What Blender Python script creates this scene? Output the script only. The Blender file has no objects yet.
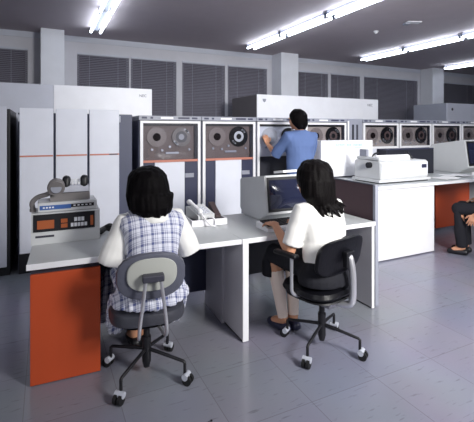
import bpy, bmesh, math, random
from mathutils import Vector, Matrix, noise
random.seed(7)
C = bpy.context.scene.collection
PI = math.pi
V = Vector

# ------------------------------------------------------------------ materials
def lin(c):
    return tuple(((x / 255) / 12.92 if x / 255 <= 0.04045 else ((x / 255 + 0.055) / 1.055) ** 2.4) for x in c) + (1,)

MATS = {}
def mat(name, rgb, rough=0.5, metal=0.0, spec=0.5, var=0.06, scale=6.0, bump=0.0, bscale=60.0, emit=0.0, coat=0.0):
    if name in MATS: return MATS[name]
    m = bpy.data.materials.new(name); m.use_nodes = True
    nt = m.node_tree; b = nt.nodes['Principled BSDF']
    b.inputs['Roughness'].default_value = rough
    b.inputs['Metallic'].default_value = metal
    b.inputs['Specular IOR Level'].default_value = spec
    b.inputs['Coat Weight'].default_value = coat
    col = lin(rgb)
    tc = nt.nodes.new('ShaderNodeTexCoord')
    nz = nt.nodes.new('ShaderNodeTexNoise'); nz.inputs['Scale'].default_value = scale; nz.inputs['Detail'].default_value = 4
    nt.links.new(tc.outputs['Object'], nz.inputs['Vector'])
    mx = nt.nodes.new('ShaderNodeMix'); mx.data_type = 'RGBA'
    mx.inputs[6].default_value = tuple(min(1, c * (1 - var)) for c in col[:3]) + (1,)
    mx.inputs[7].default_value = tuple(min(1, c * (1 + var)) for c in col[:3]) + (1,)
    nt.links.new(nz.outputs['Fac'], mx.inputs[0]); nt.links.new(mx.outputs[2], b.inputs['Base Color'])
    if bump:
        n2 = nt.nodes.new('ShaderNodeTexNoise'); n2.inputs['Scale'].default_value = bscale
        nt.links.new(tc.outputs['Object'], n2.inputs['Vector'])
        bp = nt.nodes.new('ShaderNodeBump'); bp.inputs['Strength'].default_value = bump; bp.inputs['Distance'].default_value = 0.01
        nt.links.new(n2.outputs['Fac'], bp.inputs['Height']); nt.links.new(bp.outputs['Normal'], b.inputs['Normal'])
    if emit:
        b.inputs['Emission Color'].default_value = col; b.inputs['Emission Strength'].default_value = emit
    MATS[name] = m
    return m

def math_node(nt, op, a, b=None, c=None):
    n = nt.nodes.new('ShaderNodeMath'); n.operation = op
    for i, v in enumerate((a, b, c)):
        if v is None: continue
        if isinstance(v, (int, float)): n.inputs[i].default_value = v
        else: nt.links.new(v, n.inputs[i])
    return n.outputs[0]

def plaid_mat():
    m = bpy.data.materials.new('plaid_cloth'); m.use_nodes = True
    nt = m.node_tree; b = nt.nodes['Principled BSDF']; b.inputs['Roughness'].default_value = 0.85
    tc = nt.nodes.new('ShaderNodeTexCoord'); sp = nt.nodes.new('ShaderNodeSeparateXYZ')
    nt.links.new(tc.outputs['Object'], sp.inputs[0])
    yz = math_node(nt, 'ADD', sp.outputs['Z'], math_node(nt, 'MULTIPLY', sp.outputs['Y'], 0.8))
    def band(src, per, off, w):
        f = math_node(nt, 'FRACT', math_node(nt, 'ADD', math_node(nt, 'DIVIDE', src, per), off + 40))
        return math_node(nt, 'LESS_THAN', f, w)
    dark = None
    for src, s in ((sp.outputs['X'], 1.0), (yz, 0.75)):
        for per, off, w, k in ((.058, 0, .26, .58), (.058, .44, .09, .42), (.058, .64, .09, .42)):
            t = math_node(nt, 'MULTIPLY', band(src, per, off, w), k * s)
            dark = t if dark is None else math_node(nt, 'ADD', dark, t)
    dark = math_node(nt, 'MINIMUM', dark, 1.0)
    mx = nt.nodes.new('ShaderNodeMix'); mx.data_type = 'RGBA'
    mx.inputs[6].default_value = lin((228, 230, 242)); mx.inputs[7].default_value = lin((92, 100, 146))
    nt.links.new(dark, mx.inputs[0]); nt.links.new(mx.outputs[2], b.inputs['Base Color'])
    return m

def floor_mat():
    m = bpy.data.materials.new('vinyl_tiles'); m.use_nodes = True
    nt = m.node_tree; b = nt.nodes['Principled BSDF']
    tc = nt.nodes.new('ShaderNodeTexCoord')
    br = nt.nodes.new('ShaderNodeTexBrick'); br.offset = 0.0
    br.inputs['Scale'].default_value = 1.0; br.inputs['Brick Width'].default_value = .457; br.inputs['Row Height'].default_value = .457
    br.inputs['Mortar Size'].default_value = .0022; br.inputs['Mortar Smooth'].default_value = .2
    br.inputs['Color1'].default_value = lin((138, 139, 158)); br.inputs['Color2'].default_value = lin((132, 133, 152)); br.inputs['Mortar'].default_value = lin((116, 116, 132))
    mp0 = nt.nodes.new('ShaderNodeMapping'); mp0.inputs['Location'].default_value = (.1, .12, 0)
    nt.links.new(tc.outputs['Object'], mp0.inputs[0]); nt.links.new(mp0.outputs[0], br.inputs['Vector'])
    # short dark dashes scattered along the tiles
    mp = nt.nodes.new('ShaderNodeMapping'); mp.inputs['Scale'].default_value = (9, 48, 1)
    nt.links.new(tc.outputs['Object'], mp.inputs[0])
    nz = nt.nodes.new('ShaderNodeTexNoise'); nz.inputs['Scale'].default_value = 1.0; nz.inputs['Detail'].default_value = 3
    nt.links.new(mp.outputs[0], nz.inputs['Vector'])
    cr = nt.nodes.new('ShaderNodeValToRGB'); cr.color_ramp.elements[0].position = .62; cr.color_ramp.elements[1].position = .72
    nt.links.new(nz.outputs['Fac'], cr.inputs[0])
    mx = nt.nodes.new('ShaderNodeMix'); mx.data_type = 'RGBA'
    nt.links.new(math_node(nt, 'MULTIPLY', cr.outputs[0], .38), mx.inputs[0])
    nt.links.new(br.outputs['Color'], mx.inputs[6]); mx.inputs[7].default_value = lin((74, 74, 92))
    n3 = nt.nodes.new('ShaderNodeTexNoise'); n3.inputs['Scale'].default_value = 1.3
    nt.links.new(tc.outputs['Object'], n3.inputs['Vector'])
    mx2 = nt.nodes.new('ShaderNodeMix'); mx2.data_type = 'RGBA'; mx2.blend_type = 'MULTIPLY'; mx2.inputs[0].default_value = .35
    nt.links.new(mx.outputs[2], mx2.inputs[6]); nt.links.new(n3.outputs['Color'], mx2.inputs[7])
    hs = nt.nodes.new('ShaderNodeHueSaturation'); hs.inputs['Saturation'].default_value = .8; hs.inputs['Value'].default_value = 1.12
    nt.links.new(mx2.outputs[2], hs.inputs['Color']); nt.links.new(hs.outputs[0], b.inputs['Base Color'])
    b.inputs['Roughness'].default_value = .22; b.inputs['Specular IOR Level'].default_value = .45
    bp = nt.nodes.new('ShaderNodeBump'); bp.inputs['Strength'].default_value = .06; bp.inputs['Distance'].default_value = .01
    nt.links.new(n3.outputs['Fac'], bp.inputs['Height']); nt.links.new(bp.outputs['Normal'], b.inputs['Normal'])
    return m

def glass_mat(name, tint, refl):
    m = bpy.data.materials.new(name); m.use_nodes = True
    nt = m.node_tree; nt.nodes.remove(nt.nodes['Principled BSDF'])
    o = nt.nodes['Material Output']
    t = nt.nodes.new('ShaderNodeBsdfTransparent'); t.inputs[0].default_value = tint
    g = nt.nodes.new('ShaderNodeBsdfGlossy'); g.inputs['Roughness'].default_value = .04
    lw = nt.nodes.new('ShaderNodeLayerWeight'); lw.inputs['Blend'].default_value = .25
    mx = nt.nodes.new('ShaderNodeMixShader')
    nt.links.new(math_node(nt, 'ADD', math_node(nt, 'MULTIPLY', lw.outputs['Fresnel'], .3), refl), mx.inputs[0])
    nt.links.new(t.outputs[0], mx.inputs[1]); nt.links.new(g.outputs[0], mx.inputs[2]); nt.links.new(mx.outputs[0], o.inputs[0])
    return m

M = dict(
    floor=floor_mat(), plaid=plaid_mat(),
    glass=glass_mat('drive_glass', (.93, .93, .95, 1), .03), wglass=glass_mat('window_glass', (.5, .52, .6, 1), .05),
    ceiling=mat('ceiling_paint', (186, 176, 182), .8, bump=.15, bscale=90), wall=mat('wall_paint', (196, 196, 204), .8), pillar=mat('pillar_paint', (216, 218, 226), .75),
    frame=mat('window_frame_paint', (190, 194, 206), .5), white=mat('white_enamel', (240, 241, 247), .38), cream=mat('cool_white_plastic', (206, 208, 210), .45),
    white2=mat('bright_white_laminate', (240, 240, 244), .4), grey=mat('grey_enamel', (150, 153, 166), .45), lgrey=mat('pale_grey_enamel', (196, 199, 212), .42), pgrey=mat('pale_door_enamel', (224, 227, 238), .42),
    sgrey=mat('side_shade_grey', (112, 108, 112), .6), dgrey=mat('dark_grey_enamel', (62, 62, 74), .5), slate=mat('slate_paint', (78, 82, 104), .5), black=mat('black_plastic', (20, 20, 26), .45), navy=mat('navy_paint', (46, 50, 78), .45),
    orange=mat('orange_laminate', (192, 78, 40), .42, var=.05, scale=2), stripe=mat('salmon_stripe', (196, 126, 108), .5),
    desk=mat('desk_laminate', (194, 198, 200), .36), legp=mat('desk_panel_grey', (206, 204, 210), .5), plum=mat('plum_screen_fabric', (84, 66, 72), .85, bump=.2, bscale=300),
    deck=mat('brown_grey_deck', (112, 100, 98), .5, var=.12, scale=9), deck2=mat('pale_deck', (224, 229, 238), .4, var=.1), deck3=mat('warm_grey_deck', (172, 162, 156), .5, var=.1),
    reelc=mat('clear_grey_reel', (132, 122, 120), .4, var=.1, scale=20), reelb=mat('black_reel', (16, 16, 20), .4, spec=.2), reels=mat('pale_reel', (188, 192, 198), .3), hub=mat('hub_dark', (24, 14, 14), .6, spec=.1), hubl=mat('hub_silver', (170, 174, 186), .3, metal=.4),
    chrome=mat('chrome', (222, 222, 228), .28, metal=.7, var=.02), steel=mat('brushed_steel', (150, 150, 158), .35, metal=.8),
    skin=mat('skin', (206, 150, 118), .55, var=.05, scale=12), stocking=mat('stocking', (244, 226, 214), .6), hair=mat('black_hair', (8, 6, 8), .65, spec=.08, var=.4, scale=40, bump=.35, bscale=130),
    hair2=mat('dark_brown_hair', (13, 10, 11), .6, spec=.1, var=.4, scale=40, bump=.35, bscale=130),
    blouse=mat('white_cotton', (242, 241, 238), .85, var=.02, bump=.18, bscale=22), shirt=mat('blue_cotton', (92, 114, 162), .85, var=.08, bump=.3, bscale=18), trousers=mat('dark_trousers', (38, 38, 52), .85),
    skirt=mat('navy_wool', (14, 15, 26), .85, bump=.2, bscale=30), shoe=mat('shoe_leather', (40, 42, 66), .4), eye=mat('eye_dark', (24, 18, 16), .2),
    vinyl=mat('grey_vinyl', (92, 94, 108), .42, bump=.25, bscale=45), shell=mat('cream_shell', (186, 188, 182), .4), seatv=mat('charcoal_vinyl', (66, 67, 76), .4, bump=.15, bscale=40), bvinyl=mat('black_vinyl', (12, 12, 18), .4, spec=.3, bump=.12, bscale=50),
    rubber=mat('black_rubber', (22, 22, 24), .6), screen=mat('crt_glass', (34, 38, 60), .08, spec=.8, coat=.5), blue=mat('blue_label', (66, 102, 168), .4), amber=mat('amber_display', (168, 90, 52), .4, emit=.04), keyw=mat('white_key', (232, 234, 240), .4),
    text=mat('grey_letter', (104, 108, 124), .5), pale=mat('pale_blue_letter', (150, 198, 224), .5), tube=mat('fluorescent_tube', (236, 246, 255), .4, emit=10.5, var=0.0),
    paper=mat('paper_white', (250, 250, 250), .8, var=.01), slat=mat('blind_slat_grey', (124, 122, 134), .55, var=.06), night=mat('night_outside', (16, 18, 28), .9),
    brown=mat('brown_plastic', (70, 56, 58), .5), lamp=mat('warm_grey_metal', (122, 118, 118), .45), blk2=mat('dark_slot', (34, 35, 46), .5),
)

# ------------------------------------------------------------------ mesh helpers
def box(bm, x0, y0, z0, x1, y1, z1, bev=0.0, seg=2):
    c = V(((x0 + x1) / 2, (y0 + y1) / 2, (z0 + z1) / 2))
    r = bmesh.ops.create_cube(bm, size=1, matrix=Matrix.Translation(c) @ Matrix.Diagonal((abs(x1 - x0), abs(y1 - y0), abs(z1 - z0), 1)))
    if bev:
        es = list({e for v in r['verts'] for e in v.link_edges})
        bmesh.ops.bevel(bm, geom=es, offset=bev, segments=seg, affect='EDGES', profile=.5)

def frames(pts):
    out = []; n = None
    for i, p in enumerate(pts):
        a = pts[max(0, i - 1)]; b = pts[min(len(pts) - 1, i + 1)]
        t = (b - a).normalized()
        if n is None:
            ref = V((0, 0, 1)) if abs(t.z) < .9 else V((0, 1, 0))
            n = (ref - t * ref.dot(t)).normalized()
        else:
            n = (n - t * n.dot(t))
            n = n.normalized() if n.length > 1e-6 else V((1, 0, 0))
        out.append((t, n, t.cross(n)))
    return out

def ringfill(bm, rings):
    for a, b in zip(rings[:-1], rings[1:]):
        k = len(a)
        for i in range(k):
            bm.faces.new((a[i], a[(i + 1) % k], b[(i + 1) % k], b[i]))
    bm.faces.new(list(reversed(rings[0]))); bm.faces.new(rings[-1])

def limb(bm, pts, rads, seg=14, rnd=True, sq=1.0):
    pts = [V(p) for p in pts]
    if isinstance(rads, (int, float)): rads = [rads] * len(pts)
    fr = frames(pts); P = []
    if rnd:
        t, n, b = fr[0]
        for k in (80, 55, 28):
            a = math.radians(k); P.append((pts[0] - t * rads[0] * math.sin(a), rads[0] * math.cos(a), n, b))
    for p, r, (t, n, b) in zip(pts, rads, fr): P.append((p, r, n, b))
    if rnd:
        t, n, b = fr[-1]
        for k in (28, 55, 80):
            a = math.radians(k); P.append((pts[-1] + t * rads[-1] * math.sin(a), rads[-1] * math.cos(a), n, b))
    rings = [[bm.verts.new(p + (n * math.cos(2 * PI * i / seg) * sq + b * math.sin(2 * PI * i / seg)) * r) for i in range(seg)] for p, r, n, b in P]
    ringfill(bm, rings)

def smooth_path(pts, n=8):
    pts = [V(p) for p in pts]; out = []
    for i in range(len(pts) - 1):
        p0 = pts[max(0, i - 1)]; p1 = pts[i]; p2 = pts[i + 1]; p3 = pts[min(len(pts) - 1, i + 2)]
        for k in range(n):
            t = k / n
            out.append(.5 * ((2 * p1) + (p2 - p0) * t + (2 * p0 - 5 * p1 + 4 * p2 - p3) * t * t + (3 * p1 - p0 - 3 * p2 + p3) * t ** 3))
    out.append(pts[-1]); return out

def loft(bm, rings, seg=24, ex=2.0):
    R = []
    for cx, cy, cz, rx, ry in rings:
        vs = []
        for i in range(seg):
            a = 2 * PI * i / seg; c, s = math.cos(a), math.sin(a)
            vs.append(bm.verts.new((cx + rx * math.copysign(abs(c) ** (2 / ex), c), cy + ry * math.copysign(abs(s) ** (2 / ex), s), cz)))
        R.append(vs)
    if rings[0][2] > rings[-1][2]: R.reverse()
    ringfill(bm, R)

def ell(bm, c, r, rot=None):
    mt = Matrix.Translation(V(c)) @ (rot.to_4x4() if rot else Matrix.Identity(4)) @ Matrix.Diagonal((r[0], r[1], r[2], 1))
    bmesh.ops.create_uvsphere(bm, u_segments=20, v_segments=12, radius=1, matrix=mt)

def cyl(bm, p0, p1, r0, r1=None, seg=24):
    limb(bm, [p0, p1], [r0, r0 if r1 is None else r1], seg=seg, rnd=False)

def disc_y(bm, x, y0, y1, z, r, seg=28):
    cyl(bm, (x, y0, z), (x, y1, z), r, seg=seg)

def ring_y(bm, x, y0, y1, z, ro, ri, seg=28):
    vs = [[bm.verts.new((x + r * math.cos(2 * PI * i / seg), y, z + r * math.sin(2 * PI * i / seg))) for i in range(seg)] for r, y in ((ro, y0), (ro, y1), (ri, y1), (ri, y0))]
    for j in range(4):
        a, b = vs[j], vs[(j + 1) % 4]
        for i in range(seg): bm.faces.new((a[i], a[(i + 1) % seg], b[(i + 1) % seg], b[i]))

def prism_x(bm, prof, x0, x1):
    a = [bm.verts.new((x0, y, z)) for y, z in prof]; b = [bm.verts.new((x1, y, z)) for y, z in prof]
    ringfill(bm, [a, b])

def new(): return bmesh.new()

def obj(name, bm, m, parent=None, smooth=False, loc=None):
    bmesh.ops.recalc_face_normals(bm, faces=bm.faces[:])
    me = bpy.data.meshes.new(name); bm.to_mesh(me); bm.free()
    me.materials.append(m)
    if smooth:
        for p in me.polygons: p.use_smooth = True
        try: me.set_sharp_from_angle(angle=math.radians(38))
        except Exception: pass
    o = bpy.data.objects.new(name, me); C.objects.link(o)
    if parent: o.parent = parent
    if loc: o.location = loc
    return o

def bx(name, m, parent, *a, bev=0.004):
    bm = new(); box(bm, *a, bev=bev); return obj(name, bm, m, parent)

def thing(name, label, cat, loc=(0, 0, 0), rz=0.0, group=None):
    o = bpy.data.objects.new(name, None); C.objects.link(o); o.empty_display_size = .1
    o.location = loc; o.rotation_euler = (0, 0, rz)
    o['label'] = label; o['category'] = cat; o['kind'] = 'thing'
    if group: o['group'] = group
    return o

def tag(o, label, cat, group=None):
    o['label'] = label; o['category'] = cat; o['kind'] = 'thing'
    if group: o['group'] = group
    return o

def struct(o):
    o['kind'] = 'structure'; return o

def dup(root, loc, rz=None, label=None, group=None):
    r = root.copy(); C.objects.link(r); r.location = loc
    if rz is not None: r.rotation_euler = (0, 0, rz)
    if label: r['label'] = label
    if group: r['group'] = group
    for ch in list(root.children):
        c = ch.copy(); C.objects.link(c); c.parent = r
        for g in list(ch.children):
            d = g.copy(); C.objects.link(d); d.parent = c
    return r

def organic(name, bm, m, parent, voxel=.006, it=4, fold=0.0, fscale=9.0, axis=None, zcut=None):
    """fuse overlapping closed pieces into one continuous smooth surface"""
    bmesh.ops.recalc_face_normals(bm, faces=bm.faces[:])
    me = bpy.data.meshes.new('t'); bm.to_mesh(me); bm.free()
    t = bpy.data.objects.new('t', me); C.objects.link(t)
    r = t.modifiers.new('r', 'REMESH'); r.mode = 'VOXEL'; r.voxel_size = voxel
    s = t.modifiers.new('s', 'SMOOTH'); s.factor = .5; s.iterations = it
    dg = bpy.context.evaluated_depsgraph_get(); dg.update()
    out = bpy.data.meshes.new_from_object(t.evaluated_get(dg)); out.name = name
    bpy.data.objects.remove(t); bpy.data.meshes.remove(me)
    if fold:
        ns = [v.normal.copy() for v in out.vertices]
        for v, n in zip(out.vertices, ns):
            p = v.co
            q = V((p.x * fscale, p.y * fscale, p.z * fscale))
            if axis == 'z': q = V((p.x * fscale * 3, p.y * fscale * 3, p.z * fscale * .5))
            v.co = p + n * fold * noise.noise(q)
    out.materials.clear(); out.materials.append(m)
    for p in out.polygons: p.use_smooth = True
    o = bpy.data.objects.new(name, out); C.objects.link(o); o.parent = parent
    return o

def word(s, size, m, parent, loc, rot=(PI / 2, 0, 0), name='lettering', ex=.0008):
    cu = bpy.data.curves.new(name, 'FONT'); cu.body = s; cu.size = size; cu.extrude = ex
    cu.materials.append(m)
    t = bpy.data.objects.new('t', cu); C.objects.link(t)
    dg = bpy.context.evaluated_depsgraph_get(); dg.update()
    me = bpy.data.meshes.new_from_object(t.evaluated_get(dg)); me.name = name
    bpy.data.objects.remove(t); bpy.data.curves.remove(cu)
    o = bpy.data.objects.new(name, me); C.objects.link(o); o.parent = parent; o.location = loc; o.rotation_euler = rot
    return o

# ------------------------------------------------------------------ room
H = 3.05; YW = 7.26; XL, XR, YF = -4.2, 14.0, -3.4
bm = new(); box(bm, XL, YF, -.1, XR, YW, 0); struct(obj('floor', bm, M['floor']))
bm = new(); box(bm, XL - .1, YF - .1, H, XR + .1, YW + .3, H + .1); struct(obj('ceiling', bm, M['ceiling']))
bm = new(); box(bm, XL - .1, YF - .1, -.1, XL, YW + .3, H); struct(obj('wall_left', bm, M['wall']))
bm = new(); box(bm, XR, YF - .1, -.1, XR + .1, YW + .3, H); struct(obj('wall_right', bm, M['wall']))
bm = new(); box(bm, XL, YF - .1, -.1, XR, YF, H); struct(obj('wall_front', bm, M['wall']))
# back wall with openings for the window band
WZ0, WZ1 = .95, 2.78
wins = [(-1.30, -.255), (.49, 1.362), (1.392, 2.245), (2.36, 3.258), (3.318, 4.235), (5.02, 5.856), (5.932, 6.82), (6.94, 8.80), (9.42, 11.2)]
bm = new()
box(bm, XL, YW, 0, XR, YW + .2, WZ0); box(bm, XL, YW, WZ1, XR, YW + .2, H)
edges = [XL] + [v for w in wins for v in w] + [XR]
for a, b in zip(edges[0::2], edges[1::2]): box(bm, a, YW, WZ0, b, YW + .2, WZ1)
struct(obj('wall_back', bm, M['wall']))
bm = new(); box(bm, XL, YW - .012, 2.955, XR, YW, H); struct(obj('trim_1', bm, M['frame']))
bm = new(); box(bm, XL, YW - .015, 0, XR, YW, .09); struct(obj('baseboard_back', bm, M['dgrey']))
for i, (cx, w) in enumerate(((.105, .34), (4.56, .42), (9.10, .42), (-3.9, .42))):
    bm = new(); box(bm, cx - w / 2, 6.88, 0, cx + w / 2, YW - .012, H - .001, bev=.006); struct(obj('pillar', bm, M['pillar']))
blabels = ['grey venetian blind left of the left pillar', 'grey venetian blind just right of the left pillar, first of four',
           'grey venetian blind second to the right of the left pillar', 'grey venetian blind just right of the thick white mullion',
           'grey venetian blind just left of the middle pillar', 'grey venetian blind just right of the middle pillar',
           'grey venetian blind above the right half of the long white cabinet', 'wide grey venetian blind left of the right pillar',
           'grey venetian blind right of the right pillar']
for i, (a, b) in enumerate(wins):
    w = bpy.data.objects.new('window_%d' % (i + 1), None); C.objects.link(w); struct(w); w.location = ((a + b) / 2, YW, WZ0)
    hw = (b - a) / 2; hh = WZ1 - WZ0
    bm = new(); t = .035
    for q in ((-hw, -hw + t, 0, hh), (hw - t, hw, 0, hh), (-hw + t, hw - t, 0, t), (-hw + t, hw - t, hh - t, hh)):
        box(bm, q[0], .02, q[2], q[1], .1, q[3])
    obj('window_frame', bm, M['frame'], w)
    bm = new(); box(bm, -hw + t, .075, t, hw - t, .081, hh - t); obj('pane', bm, M['wglass'], w)
    bm = new(); box(bm, -hw, .19, 0, hw, .2, hh); obj('outer_panel', bm, M['night'], w)
    bl = thing('venetian_blind', blabels[i], 'blind', ((a + b) / 2, YW, WZ0), 0, 'venetian blinds on the back wall')
    bm = new(); z = hh - .05
    while z > .05:
        x0, x1 = -hw + .004, hw - .004
        vs = [bm.verts.new(p) for p in ((x0, -.006, z - .014), (x1, -.006, z - .014), (x1, .0165, z + .014), (x0, .0165, z + .014))]
        bm.faces.new(vs); z -= .03
    obj('slats', bm, M['slat'], bl)
    bm = new(); box(bm, -hw + .004, -.012, hh - .03, hw - .004, .0175, hh - .002); obj('headrail', bm, M['frame'], bl)
    bm = new()
    for k in (-.55, .55): cyl(bm, (hw * k, -.009, .05), (hw * k, -.009, hh - .03), .002, seg=6)
    obj('cord', bm, M['frame'], bl)

# ------------------------------------------------------------------ ceiling lights
def make_light():
    t = thing('fluorescent_light', '', 'ceiling light')
    bm = new(); box(bm, -.035, -.565, .03, .035, .565, .0695, bev=.004); box(bm, -.085, -.566, .045, .085, -.53, .069); box(bm, -.085, .53, .045, .085, .566, .069); obj('housing', bm, M['grey'], t)
    for s in (-1, 1):
        u = new(); limb(u, [(s * .07, -.535, .0), (s * .07, .535, .0)], .018, seg=12); tb = obj('tube', u, M['tube'], t, smooth=True)
    for y in (-.553, .553):
        for s in (-1, 1):
            bm = new(); box(bm, s * .07 - .014, y - .011, -.022, s * .07 + .014, y + .011, .05, bev=.003)
            obj('tube_holder', bm, M['slate'], t)
    return t
proto = make_light(); used = False
rows = [(.71, 'left', 5), (3.46, 'middle', 6), (6.23, 'third', 6), (8.93, 'rightmost', 5)]
pos = ['at the window end', 'second from the window', 'third from the window', 'fourth from the window', 'fifth from the window', 'sixth from the window']
rn = {'left': 'leftmost row', 'middle': 'second row from the left', 'third': 'third row from the left', 'rightmost': 'rightmost row'}
for x, nm, n in rows:
    for k in range(n):
        if nm == 'left' and k > 2: continue
        if nm == 'middle' and k > 3: continue
        if nm == 'third' and k > 3: continue
        if nm == 'rightmost' and k > 1: continue
        lab = 'twin-tube fluorescent ceiling light, %s, %s' % (rn[nm], pos[k])
        loc = (x, 5.98 - 1.155 * k, 2.978)
        if not used:
            proto.location = loc; proto['label'] = lab; proto['group'] = 'fluorescent ceiling lights'; used = True
        else: dup(proto, loc, label=lab, group='fluorescent ceiling lights')
# lights beyond the frame, over and behind the camera (real fixtures of the same rows)
for x, ks in ((3.46, (4, 6)), (6.23, (4, 5, 6))):
    for k in ks: dup(proto, (x, 5.98 - 1.155 * k, 2.978), label='twin-tube fluorescent ceiling light over the near part of the room', group='lights out of view')

t = thing('emergency_light', 'small white wedge-shaped fitting on the ceiling between light rows', 'ceiling fitting', (4.82, 4.16, H), math.radians(-20))
bm = new(); box(bm, -.02, -.06, -.014, .2, .05, -.001, bev=.003); obj('base_plate', bm, M['white2'], t)
bm = new(); box(bm, -.05, -.05, -.045, .03, .04, -.0145, bev=.006); obj('housing', bm, M['grey'], t)
t = thing('smoke_detector', 'tiny round white detector on the ceiling', 'detector', (4.81, 4.76, H))
bm = new(); cyl(bm, (0, 0, -.012), (0, 0, -.001), .04); obj('base', bm, M['white2'], t)
bm = new(); ell(bm, (0, 0, -.025), (.026, .026, .018)); obj('dome', bm, M['white2'], t, smooth=True)

# ------------------------------------------------------------------ tall white cabinets behind the drives
def tall_cab(label, x0, x1, m, doors, depth=.85):
    t = thing('tall_cabinet', label, 'cabinet', (x0, 5.6, 0))
    w = x1 - x0
    bx('body', M['sgrey' if depth > .9 else 'grey'], t, 0, .022, 0, w, depth, 2.03, bev=.008)  # shade on the long cabinet's side is put into a darker body colour
    for k in range(doors):
        a = w * k / doors
        bx('door', m, t, a + .001 if k else 0, 0, .1, a + w / doors - (.001 if k < doors - 1 else 0), .021, 2.03, bev=.003)
    return t
tall_cab('dull grey tall cabinet behind the left cabinets, at the left edge', -1.35, .098, M['lgrey'], 1)
t = tall_cab('bright white tall cabinet rising behind the three-door cabinet', .10, 1.37, M['white'], 1)
word('NEC', .052, M['text'], t, (1.09, -.001, 1.915))
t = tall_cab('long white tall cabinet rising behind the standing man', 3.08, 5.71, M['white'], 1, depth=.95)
bm = new(); vs = [bm.verts.new(p) for p in ((.10, -.001, 1.96), (.17, -.001, 1.96), (.16, -.001, 1.92), (.135, -.001, 1.90), (.11, -.001, 1.92))]; bm.faces.new(vs); obj('badge', bm, M['grey'], t)
word('NEC', .065, M['text'], t, (2.36, -.001, 1.90))
t = tall_cab('white tall cabinet with a grey side below the right pillar', 7.68, 9.3, M['lgrey'], 1)
bm = new(); disc_y(bm, .17, -.003, .001, 1.90, .03); obj('badge', bm, M['dgrey'], t)

# ------------------------------------------------------------------ processor cabinets, left
t = thing('processor_cabinet', 'pale grey three-door cabinet with a thin orange stripe', 'cabinet', (0, 4.5, 0))
bx('body', M['slate'], t, -.245, .04, 0, .885, .98, 1.62, bev=.004)
bx('plinth', M['black'], t, -.24, .012, 0, .88, .039, .19, bev=0)
for a, b in ((-.232, .076), (.098, .405), (.427, .737)):
    d = bx('door', M['pgrey'], t, a, 0, .2, b, .036, 1.667, bev=.006)
    bm = new(); box(bm, a + .004, -.0025, 1.172, b - .004, -.0002, 1.188); obj('stripe', bm, M['stripe'], d)
bm = new(); box(bm, .63, -.0035, 1.174, .72, -.0026, 1.186); obj('nameplate', bm, M['dgrey'], t)
for x in (-.244, .738):
    bm = new(); box(bm, x, -.004, 1.53, x + .012, .03, 1.6, bev=.002); obj('hinge', bm, M['frame'], t)
t = thing('storage_cabinet', 'pale grey cabinet cut by the left edge of the photo', 'cabinet', (0, 4.5, 0))
bx('body', M['black'], t, -1.25, .03, 0, -.315, .98, 1.655, bev=.004)
bx('door', M['lgrey'], t, -.80, 0, .09, -.342, .029, 1.68, bev=.006)
bx('door', M['lgrey'], t, -1.25, 0, .09, -.81, .029, 1.68, bev=.006)

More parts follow.
